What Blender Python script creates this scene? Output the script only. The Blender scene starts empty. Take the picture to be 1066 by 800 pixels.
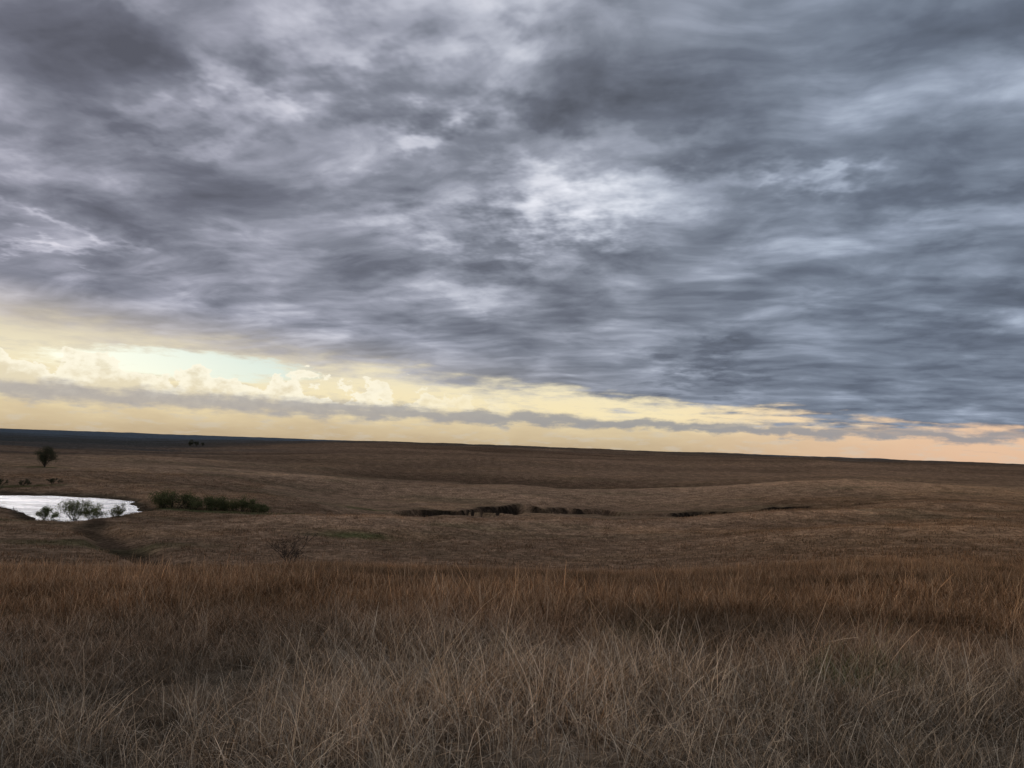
import bpy, math, random, bmesh
import numpy as np
from mathutils import Matrix, Vector

random.seed(7); rng = np.random.default_rng(7)
scene = bpy.context.scene
scene.view_settings.view_transform = 'Standard'
scene.view_settings.look = 'None'
scene.view_settings.exposure = 0

# ------------------------------------------------------------ noise helpers
def sstep(a, b, x):
    t = np.clip((x - a) / (b - a), 0, 1)
    return t * t * (3 - 2 * t)

def vn(x, y, s):
    xi = np.floor(x); yi = np.floor(y)
    fx = x - xi; fy = y - yi
    fx = fx * fx * fx * (fx * (fx * 6 - 15) + 10); fy = fy * fy * fy * (fy * (fy * 6 - 15) + 10)
    def h(a, b):
        v = np.sin(a * 127.1 + b * 311.7 + s * 74.7) * 43758.5453
        return v - np.floor(v)
    return (h(xi, yi) * (1 - fx) + h(xi + 1, yi) * fx) * (1 - fy) + (h(xi, yi + 1) * (1 - fx) + h(xi + 1, yi + 1) * fx) * fy

def fbm(x, y, lam, octs, s, g=0.5):
    a = 1.0; t = 0; n = 0
    for i in range(octs):
        c, sn = math.cos(i * 1.1 + s), math.sin(i * 1.1 + s)
        t = t + a * (vn((x * c - y * sn) / lam + 13.7 * i, (x * sn + y * c) / lam - 7.1 * i, s + i) - 0.5); n += a
        lam *= 0.5; a *= g
    return t / n * 2      # about -1..1

# ------------------------------------------------------------ terrain definition
PL = [(0,0),(10,-1.0),(25,-3),(40,-5.4),(60,-9.8),(90,-13.6),(105,-14.5),(130,-15.6),(153,-16.2),(215,-16.0),(240,-15.4),(280,-14.2),(350,-13.4),(500,-14.2),(700,-15),(1000,-17),(2000,-24),(4000,-20),(8000,-8),(12000,-6)]
PC = [(0,0),(10,-0.9),(25,-2.7),(45,-5.6),(60,-9),(90,-13.3),(110,-14.6),(150,-16),(200,-18.5),(250,-21),(280,-21.5),(330,-20),(500,-14),(800,-7),(1200,-2.5),(2000,-1),(6000,-5),(12000,-6)]
PR = [(0,0),(10,-0.8),(25,-2.2),(45,-4.2),(70,-6.9),(100,-9.2),(140,-10.8),(200,-12.5),(260,-13),(350,-11.5),(500,-8.5),(800,-4),(1200,-1.5),(2000,0.2),(6000,-2),(12000,-6)]
def prof(P, q):
    a = np.array(P, float)
    lq = np.log(q + 20)
    tot = 0
    for k in (-0.09, -0.045, 0, 0.045, 0.09):
        tot = tot + np.interp(lq + k, np.log(a[:, 0] + 20), a[:, 1])
    return tot / 5 - 0.0

POND = np.array([(-142,206),(-130,212),(-116,210),(-102,202),(-93,189),(-87,175),(-86,161),(-88,151),(-96,153),(-106,165),(-114,174),(-126,181),(-145,190),(-175,200),(-195,222),(-180,240),(-160,228)], float)
WATER_Z = -17.0
CREEK = [(-70,205),(-45,228),(-31,240),(-22,252),(-14,246),(-4,268),(6,284),(13,272),(22,278),(34,284),(44,270),(58,262),(70,268),(84,258),(98,270),(112,262),(130,266),(160,255),(200,262)]
GULLY = [(-40,90),(-52,104),(-60,118),(-70,128),(-78,140),(-84,152)]
def seg_dist(x, y, pts, closed=False):
    best = np.full(x.shape, 1e9); side = np.zeros(x.shape)
    n = len(pts)
    for i in range(n if closed else n - 1):
        ax, ay = pts[i]; bx, by = pts[(i + 1) % n]
        dx, dy = bx - ax, by - ay
        t = np.clip(((x - ax) * dx + (y - ay) * dy) / (dx * dx + dy * dy), 0, 1)
        d = np.hypot(x - ax - t * dx, y - ay - t * dy)
        s = dx * (y - ay) - dy * (x - ax)
        m = d < best
        best = np.where(m, d, best); side = np.where(m, np.sign(s), side)
    return best, side
def inside(x, y, pts):
    c = np.zeros(x.shape, bool); n = len(pts)
    for i in range(n):
        ax, ay = pts[i]; bx, by = pts[(i + 1) % n]
        if ay == by: continue
        cond = ((ay > y) != (by > y)) & (x < (bx - ax) * (y - ay) / (by - ay) + ax)
        c ^= cond
    return c

def swell(x, y, cx, cy, L, W, rotdeg, h):
    c, s = math.cos(math.radians(rotdeg)), math.sin(math.radians(rotdeg))
    u = (x - cx) * c + (y - cy) * s; v = -(x - cx) * s + (y - cy) * c
    return h * np.exp(-(u / L) ** 2 - (v / W) ** 2)

def relief(x, y, q):
    z = swell(x, y, -10, 160, 50, 15, 14, 2.6) + swell(x, y, 70, 188, 55, 15, 10, 2.6)
    z += swell(x, y, 85, 118, 45, 13, -16, 2.3) + swell(x, y, -30, 205, 30, 10, 25, -1.6)
    z += swell(x, y, 30, 222, 45, 11, 5, -2.4) + swell(x, y, -60, 330, 80, 25, -8, 3.8)
    z += swell(x, y, 120, 350, 110, 28, 6, 4.2) + swell(x, y, 20, 420, 120, 28, -5, -3.4)
    z += swell(x, y, -180, 430, 90, 30, 10, 2.4) + swell(x, y, 130, 235, 55, 15, 12, 2.0)
    z += swell(x, y, -30, 560, 160, 50, 8, 5.0) + swell(x, y, 260, 640, 180, 50, -6, 5.0)
    z += fbm(x, y, 38, 3, 11) * 1.1 * sstep(40, 160, q)
    return z

def terrain(x, y):
    x = np.asarray(x, float); y = np.asarray(y, float)
    q = np.sqrt(y * y + 0.15 * x * x)
    q = np.where(y < 0, np.hypot(x, y), q)
    az = np.degrees(np.arctan2(x, np.abs(y) + 1e-6))
    l = prof(PL, q); c = prof(PC, q); r = prof(PR, q)
    wl = 1 - sstep(-26, -9, az); wr = sstep(6, 32, az)
    z = c + (l - c) * wl + (r - c) * wr
    # long swells of the valley floor and the opposite slope
    z += relief(x, y, q)
    far = sstep(40, 160, q)
    z += fbm(x, y, 120, 3, 3) * 1.3 * sstep(120, 400, q) * (1 + 1.6 * sstep(500, 1500, q))
    z += fbm(x, y, 340, 2, 47) * 4.5 * sstep(500, 1100, q)
    z += fbm(x, y, 11, 3, 21) * (0.12 + 0.25 * far)
    z += fbm(x, y, 2.2, 2, 31) * 0.09
    z += fbm(x, y, 900, 2, 41) * 5.0 * sstep(1200, 3000, q)
    bank = np.zeros(x.shape)
    m = (q > 180) & (q < 340) & (np.abs(x) < 240)
    if m.any():
        xs = x[m] + fbm(x[m], y[m], 9, 2, 51) * 3; ys = y[m] + fbm(x[m], y[m], 7, 2, 52) * 3
        d, s = seg_dist(xs, ys, CREEK)
        xx = x[m]
        gate = np.zeros(xx.shape)
        for a, b in ((-34, 5), (9, 40), (58, 110), (124, 152)):
            gate = np.maximum(gate, sstep(a - 3, a + 2, xx) * (1 - sstep(b - 2, b + 3, xx)))
        gate = gate * (0.6 + 0.4 * sstep(-.3, .2, fbm(xx, y[m], 11, 2, 64)))
        gate = np.maximum(gate, .22 * sstep(-72, -60, xx) * sstep(-.2, .3, fbm(xx, y[m], 16, 2, 66)))
        dep = 3.6 * gate + 0.4
        nearb = 1 - sstep(1.0, 20.0, d); farb = 1 - sstep(0.8, 3.0, d)
        z[m] -= np.where(s > 0, farb, nearb) * dep
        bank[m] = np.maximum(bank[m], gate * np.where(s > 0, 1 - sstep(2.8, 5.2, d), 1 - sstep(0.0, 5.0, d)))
    m = (q > 80) & (q < 170) & (x < 0)
    if m.any():
        d, s = seg_dist(x[m] + fbm(x[m], y[m], 8, 2, 55) * 2, y[m], GULLY)
        z[m] -= (1 - sstep(0.8, 5, d)) * 1.3
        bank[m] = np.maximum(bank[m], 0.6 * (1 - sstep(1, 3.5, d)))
    # pond basin
    m = (x > -290) & (x < -20) & (y > 90) & (y < 330)
    shore = np.zeros(x.shape)
    if m.any():
        xs = x[m] + fbm(x[m], y[m], 9, 3, 71) * 2.6; ys = y[m] + fbm(x[m], y[m], 9, 3, 72) * 2.6
        d, _ = seg_dist(xs, ys, POND, True)
        sd = np.where(inside(xs, ys, POND), -d, d)
        nat = np.maximum(z[m], WATER_Z + 0.6)
        b = WATER_Z + np.clip(sd * 0.22, -1.8, 0.9)
        w = sstep(1, 22, sd)
        keep = sstep(40, 60, sd)
        zz = b * (1 - w) + nat * w
        z[m] = zz * (1 - keep) + z[m] * keep
        shore[m] = (1 - sstep(0.6, 3.4, np.abs(sd - 0.8)))
    return z, bank, shore, q, az

GREENS = [(-27,133,9,5,.8),(-155,228,22,5,.7),(-45,236,9,4,.8),(22,62,3,2.0,.8),(27,61,2.5,2,.8),(3.9,8.3,.8,.6,1.0),(-72,178,26,4,.7),(-60,112,16,5,.5),(75,230,12,4,.5),(-110,146,20,4,.5),(2,11,1.0,.8,.3),(-190,305,14,5,.6),(-8,150,14,3,.3)]
def mixc(a, b, w):
    return a * (1 - w[:, None]) + np.array(b)[None, :] * w[:, None]
def tone(x, y, q, az, bank, shore):
    n1 = fbm(x, y * 1.8, 26, 4, 101); n2 = fbm(x, y * 2.2, 90, 4, 111); n3 = fbm(x, y, 3.0, 3, 121, 0.6)
    n4 = fbm(x * 0.5, y * 2.0, 14, 3, 131)
    col = np.tile(np.array([.335, .215, .13]), (len(x), 1))
    col = mixc(col, (.395, .238, .128), np.clip(.85 * sstep(8, 16, q) * (1 - sstep(50, 100, q)) + 0.5 * sstep(0.0, .5, n1) + 0.6 * sstep(8, 28, az) * sstep(60, 110, q) * (1 - sstep(330, 520, q)), 0, 1))
    col = mixc(col, (.375, .29, .195), (1 - sstep(5, 14, q + n3 * 3)) * 0.85)
    col = mixc(col, (.19, .125, .078), 0.55 * sstep(-.05, .5, -n2) * sstep(90, 180, q))
    col = mixc(col, (.18, .135, .075), 0.5 * sstep(.05, .5, n4) * sstep(80, 180, q))
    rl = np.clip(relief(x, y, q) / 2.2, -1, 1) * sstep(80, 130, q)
    col *= (1 + .45 * rl)[:, None]  # relief shading painted into the colour: swells lighter, draws darker
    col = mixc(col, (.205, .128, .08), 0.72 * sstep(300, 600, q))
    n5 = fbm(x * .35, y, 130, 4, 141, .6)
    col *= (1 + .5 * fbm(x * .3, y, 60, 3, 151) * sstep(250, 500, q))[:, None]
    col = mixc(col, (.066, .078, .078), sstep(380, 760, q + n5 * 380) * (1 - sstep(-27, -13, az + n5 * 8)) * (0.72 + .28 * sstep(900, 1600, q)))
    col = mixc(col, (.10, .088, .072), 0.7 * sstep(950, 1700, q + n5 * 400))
    col = mixc(col, (.14, .165, .185), 0.9 * sstep(1900, 4500, q + n5 * 1500))  # distance haze painted into the far ground colour
    for gx, gy, ra, rb, am in GREENS:
        d = np.sqrt(((x - gx) / ra) ** 2 + ((y - gy) / rb) ** 2) + n1 * .35 + n3 * .3
        col = mixc(col, (.09, .115, .04), am * (1 - sstep(.3, 1.2, d)))
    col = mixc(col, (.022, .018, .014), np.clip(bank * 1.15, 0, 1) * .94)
    col = mixc(col, (.08, .065, .045), shore * .8)
    patch = fbm(x, y, 6, 3, 161) * (1 - sstep(40, 80, q))
    col *= (1 + n3 * .28 + n1 * .12 + patch * .5)[:, None]
    return np.clip(col, .005, 1)

# ------------------------------------------------------------ terrain mesh
def build_ground():
    rows = 1250
    r = np.exp(np.linspace(math.log(0.4), math.log(12000), rows))
    a1 = np.linspace(-48, 48, 900)
    a2 = np.linspace(48, 312, 170)[1:-1]
    ang = np.radians(np.concatenate([a1, a2])); na = len(ang)
    R, A = np.meshgrid(r, ang, indexing='ij')
    X = (R * np.sin(A)).ravel(); Y = (R * np.cos(A)).ravel()
    Z, bank, shore, q, az = terrain(X, Y)
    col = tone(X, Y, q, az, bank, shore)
    # thatch and soil lying under the near grass is darker than the standing straw
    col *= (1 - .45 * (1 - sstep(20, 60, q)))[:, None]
    z0 = float(terrain(np.array([0.0]), np.array([0.0]))[0][0])
    verts = np.column_stack([X, Y, Z]); verts = np.vstack([verts, [0, 0, z0]])
    i = np.arange(rows - 1)[:, None]; j = np.arange(na)[None, :]; j2 = (j + 1) % na
    quads = np.stack([i * na + j, (i + 1) * na + j, (i + 1) * na + j2, i * na + j2], -1).reshape(-1, 4)[:, ::-1]
    tris = np.stack([np.full(na, rows * na), np.arange(na), (np.arange(na) + 1) % na], -1)[:, ::-1]
    me = bpy.data.meshes.new("ground")
    me.vertices.add(len(verts)); me.vertices.foreach_set("co", verts.astype(np.float32).ravel())
    nl = quads.size + tris.size
    me.loops.add(nl); me.loops.foreach_set("vertex_index", np.concatenate([quads.ravel(), tris.ravel()]).astype(np.int32))
    nf = len(quads) + len(tris); me.polygons.add(nf)
    ls = np.concatenate([np.arange(len(quads)) * 4, quads.size + np.arange(len(tris)) * 3]).astype(np.int32)
    me.polygons.foreach_set("loop_start", ls)
    me.update(calc_edges=True)
    me.shade_smooth()
    ca = me.attributes.new("tone", 'FLOAT_COLOR', 'POINT')
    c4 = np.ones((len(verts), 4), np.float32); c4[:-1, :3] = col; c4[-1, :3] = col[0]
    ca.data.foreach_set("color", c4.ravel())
    ob = bpy.data.objects.new("ground", me); scene.collection.objects.link(ob)
    if me.polygons[len(quads)//2].normal.z < 0: me.flip_normals()
    return ob

# ------------------------------------------------------------ node helper
class NT:
    def __init__(s, nt): s.nt = nt; s.N = nt.nodes; s.L = nt.links
    def set(s, sock, v):
        if isinstance(v, bpy.types.NodeSocket): s.L.new(v, sock)
        elif v is not None: sock.default_value = v
    def m(s, op, a, b=None, c=None, clamp=False):
        n = s.N.new('ShaderNodeMath'); n.operation = op; n.use_clamp = clamp
        for k, v in enumerate((a, b, c)):
            if v is not None: s.set(n.inputs[k], v)
        return n.outputs[0]
    def v(s, op, a, b=None, out=0):
        n = s.N.new('ShaderNodeVectorMath'); n.operation = op
        s.set(n.inputs[0], a)
        if b is not None: s.set(n.inputs[1], b)
        return n.outputs['Value'] if op == 'DOT_PRODUCT' else n.outputs[0]
    def noise(s, vec, scale, detail=6, rough=.5, dist=0, color=False):
        n = s.N.new('ShaderNodeTexNoise'); s.L.new(vec, n.inputs['Vector']); n.noise_dimensions = '2D'
        n.inputs['Scale'].default_value = scale; n.inputs['Detail'].default_value = detail
        n.inputs['Roughness'].default_value = rough; n.inputs['Distortion'].default_value = dist
        return n.outputs['Color' if color else 'Fac']
    def mix(s, f, a, b, blend='MIX'):
        n = s.N.new('ShaderNodeMix'); n.data_type = 'RGBA'; n.blend_type = blend
        s.set(n.inputs[0], f)
        for k, q in ((6, a), (7, b)):
            if isinstance(q, tuple) and len(q) == 3: q = (*q, 1)
            s.set(n.inputs[k], q)
        return n.outputs[2]
    def ss(s, x, a, b, lo=0.0, hi=1.0):
        n = s.N.new('ShaderNodeMapRange'); n.interpolation_type = 'SMOOTHSTEP'
        s.set(n.inputs[0], x); s.set(n.inputs[1], a); s.set(n.inputs[2], b); s.set(n.inputs[3], lo); s.set(n.inputs[4], hi)
        return n.outputs[0]
    def ramp(s, x, stops):
        n = s.N.new('ShaderNodeValToRGB'); cr = n.color_ramp
        while len(cr.elements) < len(stops): cr.elements.new(0.5)
        for e, (p, c) in zip(cr.elements, stops): e.position = p; e.color = (*c, 1)
        s.set(n.inputs[0], x); return n.outputs[0]

# ------------------------------------------------------------ sky
def build_sky():
    w = bpy.data.worlds.new("World"); scene.world = w; w.use_nodes = True
    w.cycles.sampling_method = 'MANUAL'; w.cycles.sample_map_resolution = 256
    w.node_tree.nodes.clear(); t = NT(w.node_tree)
    tc = t.N.new('ShaderNodeTexCoord'); d = tc.outputs['Generated']
    sp = t.N.new('ShaderNodeSeparateXYZ'); t.L.new(d, sp.inputs[0]); x, y, z = sp.outputs
    az = t.m('MULTIPLY', t.m('ARCTAN2', x, y), 57.2958)
    el = t.m('MULTIPLY', t.m('ARCSINE', z), 57.2958)
    inv = t.m('DIVIDE', 1.0, t.m('ADD', t.m('MAXIMUM', z, 0.0), 0.13))
    cp = t.N.new('ShaderNodeCombineXYZ'); t.L.new(t.m('MULTIPLY', x, inv), cp.inputs[0]); t.L.new(t.m('MULTIPLY', y, inv), cp.inputs[1])
    P = cp.outputs[0]
    rot = t.N.new('ShaderNodeVectorRotate'); rot.rotation_type = 'Z_AXIS'; t.L.new(P, rot.inputs['Vector']); rot.inputs['Angle'].default_value = math.radians(14)
    Pr = rot.outputs[0]
    wn = t.v('SUBTRACT', t.noise(Pr, 1.7, 2, .5, color=True), (.5, .5, .5))
    Pw = t.v('ADD', Pr, t.v('MULTIPLY', wn, (.35, .25, 0)))
    A = t.noise(t.v('MULTIPLY', Pw, (1.4, 2.4, 1)), 1.0, 2, .5)
    B = t.noise(t.v('MULTIPLY', Pw, (2.7, 4.6, 1)), 1.0, 5, .48)
    C = t.noise(t.v('MULTIPLY', Pw, (9.0, 13.0, 1)), 1.0, 4, .55)
    ae = t.N.new('ShaderNodeCombineXYZ'); t.L.new(az, ae.inputs[0]); t.L.new(el, ae.inputs[1])
    AE = t.v('ADD', ae.outputs[0], t.v('MULTIPLY', wn, (12, 5, 0)))
    AE = t.v('ADD', AE, t.v('MULTIPLY', t.v('SUBTRACT', t.noise(Pr, 4.5, 4, .6, color=True), (.5, .5, .5)), (15, 9, 0)))
    blobs = [(-30.5,24.5,7,3.0,-.28),(-16,25.5,7,1.8,-.28),(1,25,9,1.6,-.34),(14,26,8,2.2,-.30),
             (-8.6,22.4,4.2,1.3,.44),(4.6,19.0,6.5,1.7,.42),(20.4,20.1,3.8,1.0,.34),(-23.5,24.5,2.6,3.2,.40),
             (-3.6,31,9,1.8,.30),(31.5,17,5,1.4,-.22),(15.1,6.6,4.5,1.2,-.26),(31.4,9.8,6,1.4,-.14),(30,4.2,9,2.0,-.16),
             (-3,12.2,9,1.6,.18),(-32,15.8,9,2.6,-.20),(-34,12.4,4,.7,.26),(32,24.5,6,3,.10),(-14,29.5,6,1.6,.28),(25,29.5,7,2,-.20),
             (22,12,16,6,-.12),(-12,18.5,12,1.6,.14),(12,22.3,7,1.1,-.20),(-20,9,14,1.6,.08),(0,15.6,10,.9,-.18),(8,29,5,1.5,-.10),(-30,29.5,5,1.2,.24),(-25,20,8,.9,.16)]
    tot = None
    for a, e, sa, se, am in blobs:
        dv = t.v('MULTIPLY', t.v('SUBTRACT', AE, (a, e, 0)), (1 / sa, 1 / se, 0))
        dd = t.v('DOT_PRODUCT', dv, dv)
        g = t.m('POWER', 2.71828, t.m('MULTIPLY', dd, -1.0))
        tot = t.m('MULTIPLY', g, am) if tot is None else t.m('MULTIPLY_ADD', g, am, tot)
    fade = t.ss(el, 2, 16, .55, 1.0)
    val = t.m('MULTIPLY_ADD', t.m('SUBTRACT', A, .5), .75, .56)
    val = t.m('ADD', val, t.m('MULTIPLY', t.m('SUBTRACT', B, .5), t.m('MULTIPLY', fade, 1.05)))
    val = t.m('ADD', val, t.m('MULTIPLY', t.m('SUBTRACT', C, .5), t.m('MULTIPLY', fade, .27)))
    val = t.m('ADD', val, tot)
    edge = t.m('MULTIPLY_ADD', t.m('MAXIMUM', t.m('MINIMUM', az, 60.0), -60.0), -0.07, 4.2)
    above = t.m('SUBTRACT', el, edge)
    leftw = t.ss(az, -40, 15, 1.0, 0.0)
    glow = t.m('MULTIPLY', t.ss(above, 0.0, 3.5, 1.0, 0.0), leftw)
    val = t.m('MULTIPLY_ADD', glow, .22, val)
    val = t.m('DIVIDE', val, 1.25)
    deck = t.ramp(val, [(0.0, (.095, .105, .132)), (.24, (.148, .164, .206)), (.4, (.218, .240, .292)), (.55, (.325, .350, .420)), (.7, (.49, .52, .60)), (1.0, (.85, .87, .94))])
    deck = t.mix(t.m('MULTIPLY', leftw, .7), deck, t.mix(1.0, deck, (1.08, .99, 1.0), 'MULTIPLY'))
    deck = t.mix(t.ss(az, 0, 30, 0, .8), deck, t.mix(1.0, deck, (.86, .95, 1.02), 'MULTIPLY'))
    deck = t.mix(t.m('MULTIPLY', glow, .6), deck, (.66, .57, .44))
    # clear strip under the deck, near the horizon
    st = t.N.new('ShaderNodeCombineXYZ'); t.L.new(az, st.inputs[0]); t.L.new(t.m('MULTIPLY', el, 4.5), st.inputs[1])
    S = st.outputs[0]
    st2 = t.N.new('ShaderNodeCombineXYZ'); t.L.new(az, st2.inputs[0]); t.L.new(t.m('MULTIPLY', el, 1.5), st2.inputs[1])
    S2 = st2.outputs[0]
    s1 = t.noise(S, .16, 5, .6); s2 = t.noise(S, .42, 5, .62); pf = t.noise(S2, .33, 5, .55); pf2 = t.noise(S2, 1.1, 5, .6)
    low = t.ramp(t.m('DIVIDE', t.m('ADD', el, t.m('MULTIPLY', t.m('SUBTRACT', s1, .5), 1.6)), 8.0),
                 [(0.0, (.53, .41, .26)), (.16, (.68, .55, .35)), (.32, (.93, .79, .49)), (.6, (.88, .79, .56)), (1.0, (.64, .57, .46))])
    rightw = t.ss(az, 8, 34, 0.0, 1.0)
    low = t.mix(t.m('MULTIPLY', rightw, .75), low, (.84, .53, .36))
    low = t.mix(t.ss(s2, .50, .70, 0, .35), low, (.62, .58, .50))
    # patch of open blue seen through the Nishita sky
    sky = t.N.new('ShaderNodeTexSky'); sky.sky_type = 'NISHITA'; sky.sun_disc = False
    sky.sun_elevation = math.radians(20); sky.sun_rotation = math.radians(-35)
    blue = t.mix(.2, (.44, .63, .66), t.mix(1.0, sky.outputs[0], (.1, .1, .1), 'MULTIPLY'))
    hv = t.v('MULTIPLY', t.v('SUBTRACT', ae.outputs[0], (-24, 4.9, 0)), (1 / 8.5, 1 / 1.1, 0))
    hole = t.ss(t.m('ADD', t.v('DOT_PRODUCT', hv, hv), t.m('MULTIPLY', t.m('SUBTRACT', s2, .5), 2.0)), .4, 1.4, 1.0, 0.0)
    # heaped cumulus tops on the left
    ptop = t.m('MULTIPLY_ADD', az, -0.045, 3.4)
    pe = t.m('ADD', t.m('SUBTRACT', ptop, el), t.m('ADD', t.m('MULTIPLY', t.m('SUBTRACT', pf, .5), 7.0), t.m('MULTIPLY', t.m('SUBTRACT', pf2, .5), 1.5)))
    pm = t.m('MULTIPLY', t.ss(pe, -.05, .28), t.ss(az, -14, 4, 1.0, 0.0))
    pm = t.m('MULTIPLY', pm, t.ss(el, 2.0, 2.8))
    pc = t.mix(t.ss(t.m('ADD', pe, t.m('MULTIPLY', t.m('SUBTRACT', pf2, .5), 2.4)), .2, 2.6), (1.0, .94, .76), (.78, .69, .50))
    em = t.m('ADD', above, t.m('ADD', t.m('MULTIPLY', t.m('SUBTRACT', s1, .5), 3.4), t.m('MULTIPLY', t.m('SUBTRACT', B, .5), 1.8)))
    dm = t.ss(em, t.ss(az, -30, 20, -.8, -.45), t.ss(az, -30, 20, 2.0, .65))
    col = t.mix(dm, low, deck)
    col = t.mix(t.m('MULTIPLY', hole, .92), col, blue)
    col = t.mix(t.m('MULTIPLY', pm, .9), col, pc)
    # low grey bank
    bc = t.m('MULTIPLY_ADD', az, -0.012, 2.1)
    bn = t.m('SUBTRACT', t.m('ADD', el, t.m('MULTIPLY', t.m('SUBTRACT', t.m('MULTIPLY_ADD', pf, .6, t.m('MULTIPLY', s2, .5)), .55), 2.0)), bc)
    bw = t.ss(az, -40, 20, .85, .45)
    band = t.ss(t.m('DIVIDE', t.m('ABSOLUTE', bn), bw), .25, 1.3, .85, 0.0)
    band = t.m('MULTIPLY', band, t.m('SUBTRACT', 1.0, t.m('MULTIPLY', dm, t.ss(az, 5, 20))))
    col = t.mix(band, col, t.mix(t.ss(az, -30, 15, 0, 1), t.mix(pf2, (.50, .46, .42), (.34, .32, .33)), (.27, .28, .31)))
    bg = t.N.new('ShaderNodeBackground'); t.L.new(col, bg.inputs[0]); bg.inputs[1].default_value = 1.0
    o = t.N.new('ShaderNodeOutputWorld'); t.L.new(bg.outputs[0], o.inputs[0])

# ------------------------------------------------------------ materials
def mat_ground():
    m = bpy.data.materials.new("dry_prairie_ground"); m.use_nodes = True; m.node_tree.nodes.clear(); t = NT(m.node_tree)
    at = t.N.new('ShaderNodeAttribute'); at.attribute_name = 'tone'
    tc = t.N.new('ShaderNodeTexCoord'); o = tc.outputs['Object']
    n1 = t.noise(o, 1.3, 5, .7); n2 = t.noise(t.v('MULTIPLY', o, (1, 1.6, 1)), .22, 4, .7)
    f = t.m('MULTIPLY', t.ss(n1, .3, .7, .55, 1.35), t.ss(n2, .3, .7, .7, 1.25))
    cc = t.N.new('ShaderNodeCombineXYZ')
    for k in range(3): t.L.new(f, cc.inputs[k])
    c = t.mix(1.0, at.outputs['Color'], cc.outputs[0], 'MULTIPLY')
    b = t.N.new('ShaderNodeBsdfDiffuse'); t.L.new(c, b.inputs[0]); b.inputs['Roughness'].default_value = 1
    bp = t.N.new('ShaderNodeBump'); bp.inputs['Strength'].default_value = .7; bp.inputs['Distance'].default_value = .5
    t.L.new(t.noise(o, .9, 5, .7), bp.inputs['Height']); t.L.new(bp.outputs[0], b.inputs['Normal'])
    out = t.N.new('ShaderNodeOutputMaterial'); t.L.new(b.outputs[0], out.inputs[0]); return m

def mat_blade():
    m = bpy.data.materials.new("dry_grass_blades"); m.use_nodes = True; m.node_tree.nodes.clear(); t = NT(m.node_tree)
    a = t.N.new('ShaderNodeAttribute'); a.attribute_name = 'tint'
    b = t.N.new('ShaderNodeAttribute'); b.attribute_name = 'bv'
    c = t.mix(1.0, a.outputs['Color'], b.outputs['Color'], 'MULTIPLY')
    df = t.N.new('ShaderNodeBsdfDiffuse'); t.L.new(c, df.inputs[0])
    out = t.N.new('ShaderNodeOutputMaterial'); t.L.new(df.outputs[0], out.inputs[0]); return m

def mat_simple(name, c1, c2, scale, trans=0):
    m = bpy.data.materials.new(name); m.use_nodes = True; m.node_tree.nodes.clear(); t = NT(m.node_tree)
    g = t.N.new('ShaderNodeNewGeometry')
    n = t.noise(g.outputs['Position'], scale, 4, .6)
    c = t.mix(t.ss(n, .35, .65), c1, c2)
    df = t.N.new('ShaderNodeBsdfDiffuse'); t.L.new(c, df.inputs[0]); last = df.outputs[0]
    if trans:
        tr = t.N.new('ShaderNodeBsdfTranslucent'); t.L.new(c, tr.inputs[0])
        mx = t.N.new('ShaderNodeMixShader'); mx.inputs[0].default_value = trans
        t.L.new(last, mx.inputs[1]); t.L.new(tr.outputs[0], mx.inputs[2]); last = mx.outputs[0]
    out = t.N.new('ShaderNodeOutputMaterial'); t.L.new(last, out.inputs[0]); return m

def mat_water():
    # wind-ruffled water: mirror reflection mixed with the dull silty body colour
    m = bpy.data.materials.new("pond_water"); m.use_nodes = True; m.node_tree.nodes.clear(); t = NT(m.node_tree)
    g = t.N.new('ShaderNodeNewGeometry')
    bp = t.N.new('ShaderNodeBump'); bp.inputs['Strength'].default_value = 1.0; bp.inputs['Distance'].default_value = .3
    t.L.new(t.noise(t.v('MULTIPLY', g.outputs['Position'], (1, 2, 1)), 1.2, 4, .6), bp.inputs['Height'])
    gl = t.N.new('ShaderNodeBsdfGlossy'); gl.inputs['Color'].default_value = (.80, .83, .93, 1); gl.inputs['Roughness'].default_value = .25
    t.L.new(bp.outputs[0], gl.inputs['Normal'])
    df = t.N.new('ShaderNodeBsdfDiffuse'); df.inputs['Color'].default_value = (.11, .12, .14, 1)
    fr = t.N.new('ShaderNodeFresnel'); fr.inputs['IOR'].default_value = 1.33
    ws = t.noise(t.v('MULTIPLY', g.outputs['Position'], (.5, 1.6, 1)), .12, 3, .6)
    f = t.m('MULTIPLY', fr.outputs[0], t.ss(ws, .35, .65, .72, 1.0), clamp=True)
    mx = t.N.new('ShaderNodeMixShader'); t.L.new(f, mx.inputs[0]); t.L.new(df.outputs[0], mx.inputs[1]); t.L.new(gl.outputs[0], mx.inputs[2])
    out = t.N.new('ShaderNodeOutputMaterial'); t.L.new(mx.outputs[0], out.inputs[0]); return m

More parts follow.
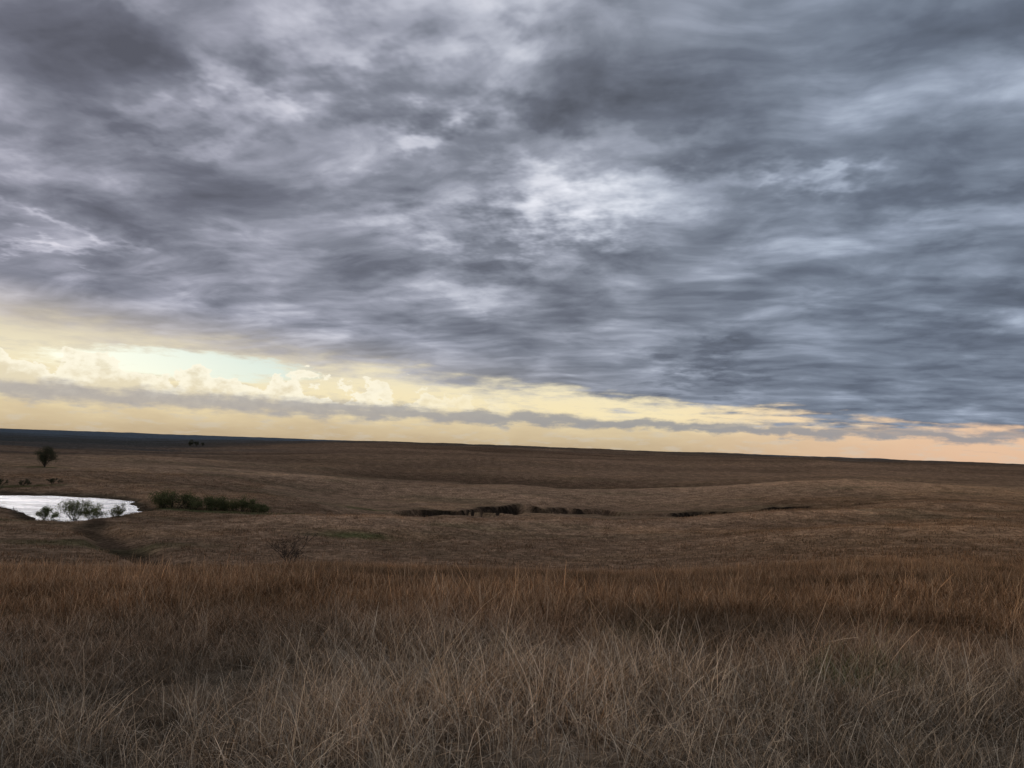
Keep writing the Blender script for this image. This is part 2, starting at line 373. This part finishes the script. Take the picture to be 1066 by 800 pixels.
# ------------------------------------------------------------ grass tufts
def tuft(name, n, rad, hmin, hmax, w, seg, lean, droop, mat, coll, brange):
    V = []; F = []; B = []
    for i in range(n):
        a = random.uniform(0, 2 * math.pi); rr = rad * math.sqrt(random.random())
        p = Vector((rr * math.cos(a), rr * math.sin(a), -.03))
        h = random.uniform(hmin, hmax); la = random.uniform(0, 2 * math.pi); ln = abs(random.gauss(0, lean))
        dirv = Vector((math.cos(la) * math.sin(ln), math.sin(la) * math.sin(ln), math.cos(ln)))
        kink = random.random() < .18
        side = Vector((-math.sin(la + random.uniform(-1, 1)), math.cos(la), 0)).normalized() * w * random.uniform(.6, 1.3)
        b = random.uniform(0, 1) ** 1.5 * (brange[1] - brange[0]) + brange[0]; hue = random.uniform(-.1, .1)
        base = len(V)
        for k in range(seg + 1):
            f = k / seg; ww = (1 - f * .75) * .5
            V.append(tuple(p - side * ww)); V.append(tuple(p + side * ww))
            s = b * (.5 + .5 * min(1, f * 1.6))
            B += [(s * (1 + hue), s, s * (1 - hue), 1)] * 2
            if k < seg:
                p = p + dirv * (h / seg)
                dirv = (dirv + Vector((math.cos(la), math.sin(la), -.5)) * droop * random.uniform(.3, 1.2) / seg * 2).normalized()
                if kink and k == seg // 2: dirv = Vector((dirv.x * 2 + random.uniform(-1, 1), dirv.y * 2 + random.uniform(-1, 1), random.uniform(-.6, .2))).normalized()
        for k in range(seg):
            q = base + 2 * k; F.append((q, q + 1, q + 3, q + 2))
    me = bpy.data.meshes.new(name); me.from_pydata(V, [], F)
    ca = me.attributes.new('bv', 'FLOAT_COLOR', 'POINT'); ca.data.foreach_set('color', np.array(B, np.float32).ravel())
    me.materials.append(mat); ob = bpy.data.objects.new(name, me); coll.objects.link(ob)

def scatter(name, coll, pts, rotz, scale, idx, tint):
    me = bpy.data.meshes.new(name); me.vertices.add(len(pts)); me.vertices.foreach_set('co', pts.astype(np.float32).ravel())
    r = np.zeros((len(pts), 3), np.float32); r[:, 2] = rotz; r[:, 0] = rng.normal(0, .12, len(pts)); r[:, 1] = rng.normal(0, .12, len(pts))
    me.attributes.new('rotv', 'FLOAT_VECTOR', 'POINT').data.foreach_set('vector', r.ravel())
    me.attributes.new('scl', 'FLOAT', 'POINT').data.foreach_set('value', scale.astype(np.float32))
    me.attributes.new('idx', 'INT', 'POINT').data.foreach_set('value', idx.astype(np.int32))
    c4 = np.ones((len(pts), 4), np.float32); c4[:, :3] = tint
    me.attributes.new('tint', 'FLOAT_COLOR', 'POINT').data.foreach_set('color', c4.ravel())
    ob = bpy.data.objects.new(name, me); scene.collection.objects.link(ob)
    ng = bpy.data.node_groups.new(name + '_scatter', 'GeometryNodeTree')
    ng.interface.new_socket('Geometry', in_out='INPUT', socket_type='NodeSocketGeometry')
    ng.interface.new_socket('Geometry', in_out='OUTPUT', socket_type='NodeSocketGeometry')
    N = ng.nodes; L = ng.links
    gi = N.new('NodeGroupInput'); go = N.new('NodeGroupOutput'); ip = N.new('GeometryNodeInstanceOnPoints')
    ci = N.new('GeometryNodeCollectionInfo'); ci.inputs['Collection'].default_value = coll
    ci.inputs['Separate Children'].default_value = True; ci.inputs['Reset Children'].default_value = True
    def na(nm, ty):
        a = N.new('GeometryNodeInputNamedAttribute'); a.data_type = ty; a.inputs['Name'].default_value = nm; return a.outputs['Attribute']
    L.new(gi.outputs[0], ip.inputs['Points']); L.new(ci.outputs[0], ip.inputs['Instance']); ip.inputs['Pick Instance'].default_value = True
    L.new(na('idx', 'INT'), ip.inputs['Instance Index']); L.new(na('rotv', 'FLOAT_VECTOR'), ip.inputs['Rotation']); L.new(na('scl', 'FLOAT'), ip.inputs['Scale'])
    rz = N.new('GeometryNodeRealizeInstances')
    L.new(ip.outputs[0], rz.inputs[0]); L.new(rz.outputs[0], go.inputs[0])
    md = ob.modifiers.new('scatter', 'NODES'); md.node_group = ng
    return ob

def sample(r0, r1, half, dens):
    area = math.radians(2 * half) / 2 * (r1 * r1 - r0 * r0); n = int(area * dens)
    r = np.sqrt(rng.uniform(r0 * r0, r1 * r1, n)); a = np.radians(rng.uniform(-half, half, n))
    return r * np.sin(a), r * np.cos(a)

def grass():
    bm = mat_blade()
    cn = bpy.data.collections.new('grass_near_src'); cm = bpy.data.collections.new('grass_mid_src'); cf = bpy.data.collections.new('grass_far_src')
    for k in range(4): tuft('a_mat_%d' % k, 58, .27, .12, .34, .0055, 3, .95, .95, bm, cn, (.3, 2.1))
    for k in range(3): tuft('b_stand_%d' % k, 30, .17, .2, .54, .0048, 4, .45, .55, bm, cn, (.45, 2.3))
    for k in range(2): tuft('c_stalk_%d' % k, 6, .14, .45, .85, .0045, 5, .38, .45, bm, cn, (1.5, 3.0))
    for k in range(4): tuft('a_mid_%d' % k, 26, .30, .14, .36, .014, 2, .55, .55, bm, cm, (.45, 1.8))
    for k in range(2): tuft('b_mid_%d' % k, 9, .25, .35, .6, .011, 2, .3, .3, bm, cm, (1.0, 2.2))
    for k in range(4): tuft('a_far_%d' % k, 14, .9, .15, .42, .07, 1, .5, .3, bm, cf, (.7, 1.5))
    def go(name, coll, xy, probs, s0, s1, thin=None, zoff=0):
        x, y = xy; z, bank, shore, q, az = terrain(x, y)
        keep = (z > WATER_Z + .12) & (bank < .2)
        if thin is not None: keep &= rng.random(len(x)) < thin(x, y, q)
        x, y, z, bank, shore, q, az = [v[keep] for v in (x, y, z, bank, shore, q, az)]
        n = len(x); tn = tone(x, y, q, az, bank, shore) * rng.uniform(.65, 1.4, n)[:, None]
        idx = rng.choice(len(probs), n, p=np.array(probs) / sum(probs))
        sc = rng.uniform(s0, s1, n) * (1 + .35 * fbm(x, y, 2.0, 2, 201) + .35 * fbm(x, y, 7, 2, 202))
        scatter(name, coll, np.column_stack([x, y, z]), rng.uniform(0, 6.28, n), sc, idx, tn)
    go('prairie_grass', cn, sample(1.6, 13, 55, 48), [3, 3, 3, 3, 1.8, 1.8, 1.8, .6, .6], .7, 1.3, lambda x, y, q: np.clip(.78 + .8 * fbm(x, y, 1.3, 2, 205), .4, 1))
    go('prairie_grass', cm, sample(12, 34, 50, 19), [3, 3, 3, 3, 1, 1], .7, 1.3, lambda x, y, q: .85 + .5 * fbm(x, y, 3, 2, 206))
    go('prairie_grass', cm, sample(34, 62, 47, 8), [3, 3, 3, 3, 1, 1], .8, 1.35)
    go('prairie_grass', cf, sample(62, 330, 45, .6), [1, 1, 1, 1], .6, 1.2)

# ------------------------------------------------------------ woody plants
def tube(V, F, a, b, ra, rb, n=5):
    d = (b - a); 
    if d.length < 1e-5: return
    d.normalize(); u = d.orthogonal().normalized(); v = d.cross(u); s = len(V)
    for c, r in ((a, ra), (b, rb)):
        for k in range(n):
            t = 2 * math.pi * k / n; V.append(tuple(c + u * (r * math.cos(t)) + v * (r * math.sin(t))))
    for k in range(n): F.append((s + k, s + (k + 1) % n, s + n + (k + 1) % n, s + n + k))

def woody(name, x, y, height, spread, stems, leafn, leafsize, bark, leafmat, trunk=0.0, seed=1, depth=4, low=True, fuzz=.05):
    rd = random.Random(seed)
    z = float(terrain(np.array([x]), np.array([y]))[0][0]); z = max(z, WATER_Z - .2)
    V = []; F = []; tips = []
    def grow(p, d, ln, r, lv):
        q = p.copy(); dd = d.copy()
        for k in range(2):
            nd = (dd + Vector((rd.uniform(-1, 1), rd.uniform(-1, 1), rd.uniform(-.3, .6))) * .22).normalized()
            e = q + nd * ln / 2; tube(V, F, q, e, r * (1 - .2 * k), r * (.8 - .2 * k), 5 if lv > 1 else 3); q = e; dd = nd
            if lv <= (9 if low else 2): tips.append(e.copy())
        if lv == 0: return
        for k in range(rd.choice((2, 3, 3))):
            a = rd.uniform(0, 6.28); s = rd.uniform(.35, .95)
            nd = (dd + Vector((math.cos(a) * s, math.sin(a) * s, rd.uniform(-.15, .35)))).normalized()
            grow(q, nd, ln * rd.uniform(.6, .85), r * .58, lv - 1)
    if trunk > 0:
        tube(V, F, Vector((0, 0, -.3)), Vector((.1, 0, trunk)), height * .035, height * .026, 8)
    for i in range(stems):
        a = 6.28 * i / stems + rd.uniform(-.4, .4); s = spread * rd.uniform(.05, 1.0)
        p0 = Vector((.1 * bool(trunk), 0, trunk * .95)) if trunk else Vector((rd.uniform(-.3, .3) * spread, rd.uniform(-.3, .3) * spread, -.2))
        grow(p0, Vector((math.cos(a) * s, math.sin(a) * s, 1)).normalized(), height * .30 * rd.uniform(.6, 1.1), height * .014, depth)
    Va = np.array(V); zt = Va[:, 2].max(); sc = height / zt
    root = bpy.data.objects.new(name, None); scene.collection.objects.link(root); root.location = (x, y, z)
    me = bpy.data.meshes.new(name + '_branches'); me.from_pydata((Va * sc).tolist(), [], F); me.materials.append(bark)
    o = bpy.data.objects.new('branches', me); scene.collection.objects.link(o); o.parent = root
    if leafn:
        LV = []; LF = []
        clumps = [t for t in tips if rd.random() < .6]
        for i in range(leafn):
            c = rd.choice(clumps) * sc + Vector((rd.gauss(0, 1), rd.gauss(0, 1), rd.gauss(0, 1))) * height * fuzz
            c.z = abs(c.z)
            u = Vector((rd.gauss(0, 1), rd.gauss(0, 1), rd.gauss(0, 1))).normalized(); v = u.orthogonal().normalized()
            l = leafsize * rd.uniform(.6, 1.4); s = len(LV)
            LV += [tuple(c - u * l), tuple(c + v * l * .5), tuple(c + u * l), tuple(c - v * l * .5)]; LF.append((s, s + 1, s + 2, s + 3))
        me = bpy.data.meshes.new(name + '_foliage'); me.from_pydata(LV, [], LF); me.materials.append(leafmat)
        o = bpy.data.objects.new('foliage', me); scene.collection.objects.link(o); o.parent = root
    return root

# ------------------------------------------------------------ build
g = build_ground(); g.data.materials.append(mat_ground())
build_sky()
bmw = bmesh.new()
vs = []
for i, p in enumerate(POND):
    a = POND[i - 1]; b = POND[(i + 1) % len(POND)]; tdir = b - a; nrm = np.array([tdir[1], -tdir[0]]); nrm = nrm / np.linalg.norm(nrm)
    tst = p + nrm * 1.0
    if inside(np.array([tst[0]]), np.array([tst[1]]), POND)[0]: nrm = -nrm
    vs.append(bmw.verts.new((p[0] + nrm[0] * 3.6, p[1] + nrm[1] * 3.6, WATER_Z)))
f = bmw.faces.new(vs); bmesh.ops.triangulate(bmw, faces=[f]); bmesh.ops.recalc_face_normals(bmw, faces=bmw.faces[:])
mw = bpy.data.meshes.new('pond_water'); bmw.to_mesh(mw)
if mw.polygons[0].normal.z < 0: mw.flip_normals()
mw.materials.append(mat_water()); scene.collection.objects.link(bpy.data.objects.new('pond', mw))
grass()

bark = mat_simple('bark', (.05, .04, .035), (.09, .07, .06), 3)
leaf_dark = mat_simple('leaf_dark', (.05, .052, .033), (.09, .09, .05), 1.2, .3)
leaf_green = mat_simple('leaf_spring_green', (.09, .105, .042), (.19, .20, .085), 1.0, .35)
leaf_olive = mat_simple('leaf_olive', (.08, .088, .038), (.16, .155, .07), .5, .3)
leaf_dry = mat_simple('leaf_dry', (.05, .038, .028), (.1, .072, .045), 2, .2)
woody('tree', -190, 305, 8.6, 1.2, 12, 5200, .16, bark, leaf_dark, trunk=.3, seed=3, depth=3, fuzz=.06)
woody('shrub', -96, 156, 3.0, 1.4, 7, 1700, .12, bark, leaf_green, seed=5, depth=3, fuzz=.08)
woody('shrub', -90.5, 157, 4.6, 1.1, 8, 2600, .12, bark, leaf_green, seed=6, depth=3, fuzz=.08)
woody('shrub', -86.5, 156, 4.0, 1.3, 8, 2300, .12, bark, leaf_green, seed=8, depth=3, fuzz=.08)
woody('shrub', -83.5, 160, 3.0, 1.3, 6, 1200, .12, bark, leaf_olive, seed=9, depth=3, fuzz=.08)
woody('shrub', -13.3, 46, 2.5, .6, 7, 320, .04, bark, leaf_dry, seed=12, depth=4)
k = 20
for x, y, h in [(-84,181,4.2),(-82.5,180,3.6),(-80.5,181,3.8),(-78,182,3.8),(-75.5,180,2.9),(-73,182,3.0),(-71,181,2.6),(-69,182,3.2),(-66.5,182,2.4),(-64,181,3.6),(-61.5,181,3.0),(-59.5,182,2.0)]:
    k += 1; woody('bush', x, y, h, 1.3, 8, 1400, .15, bark, leaf_olive, seed=k, depth=2, fuzz=.11)
for x, y, h in [(-163,232,2.2),(-157,230,2.6),(-150,231,2.0),(-142,233,1.8),(-516,1200,11),(-508,1205,8),(-500,1210,6)]:
    k += 1; woody('bush', x, y, h, 1.2, 7, 900, .12 * max(1, h / 2.5), bark, leaf_dark, seed=k, depth=3)

sun = bpy.data.lights.new('sun', 'SUN'); sun.energy = .6; sun.angle = math.radians(20); sun.color = (1, .91, .78)
so = bpy.data.objects.new('sun', sun); scene.collection.objects.link(so)
a, e = math.radians(-35), math.radians(20)
dv = Vector((math.sin(a) * math.cos(e), math.cos(a) * math.cos(e), math.sin(e)))
so.rotation_euler = dv.to_track_quat('Z', 'Y').to_euler()

cam = bpy.data.cameras.new('camera'); cam.lens = 26; cam.sensor_width = 36; cam.clip_end = 30000; cam.clip_start = .05
co = bpy.data.objects.new('camera', cam); scene.collection.objects.link(co)
co.matrix_world = Matrix.Translation((0, 0, 1.7)) @ Matrix.Rotation(math.radians(94.8), 4, 'X') @ Matrix.Rotation(math.radians(2.05), 4, 'Z')
scene.camera = co
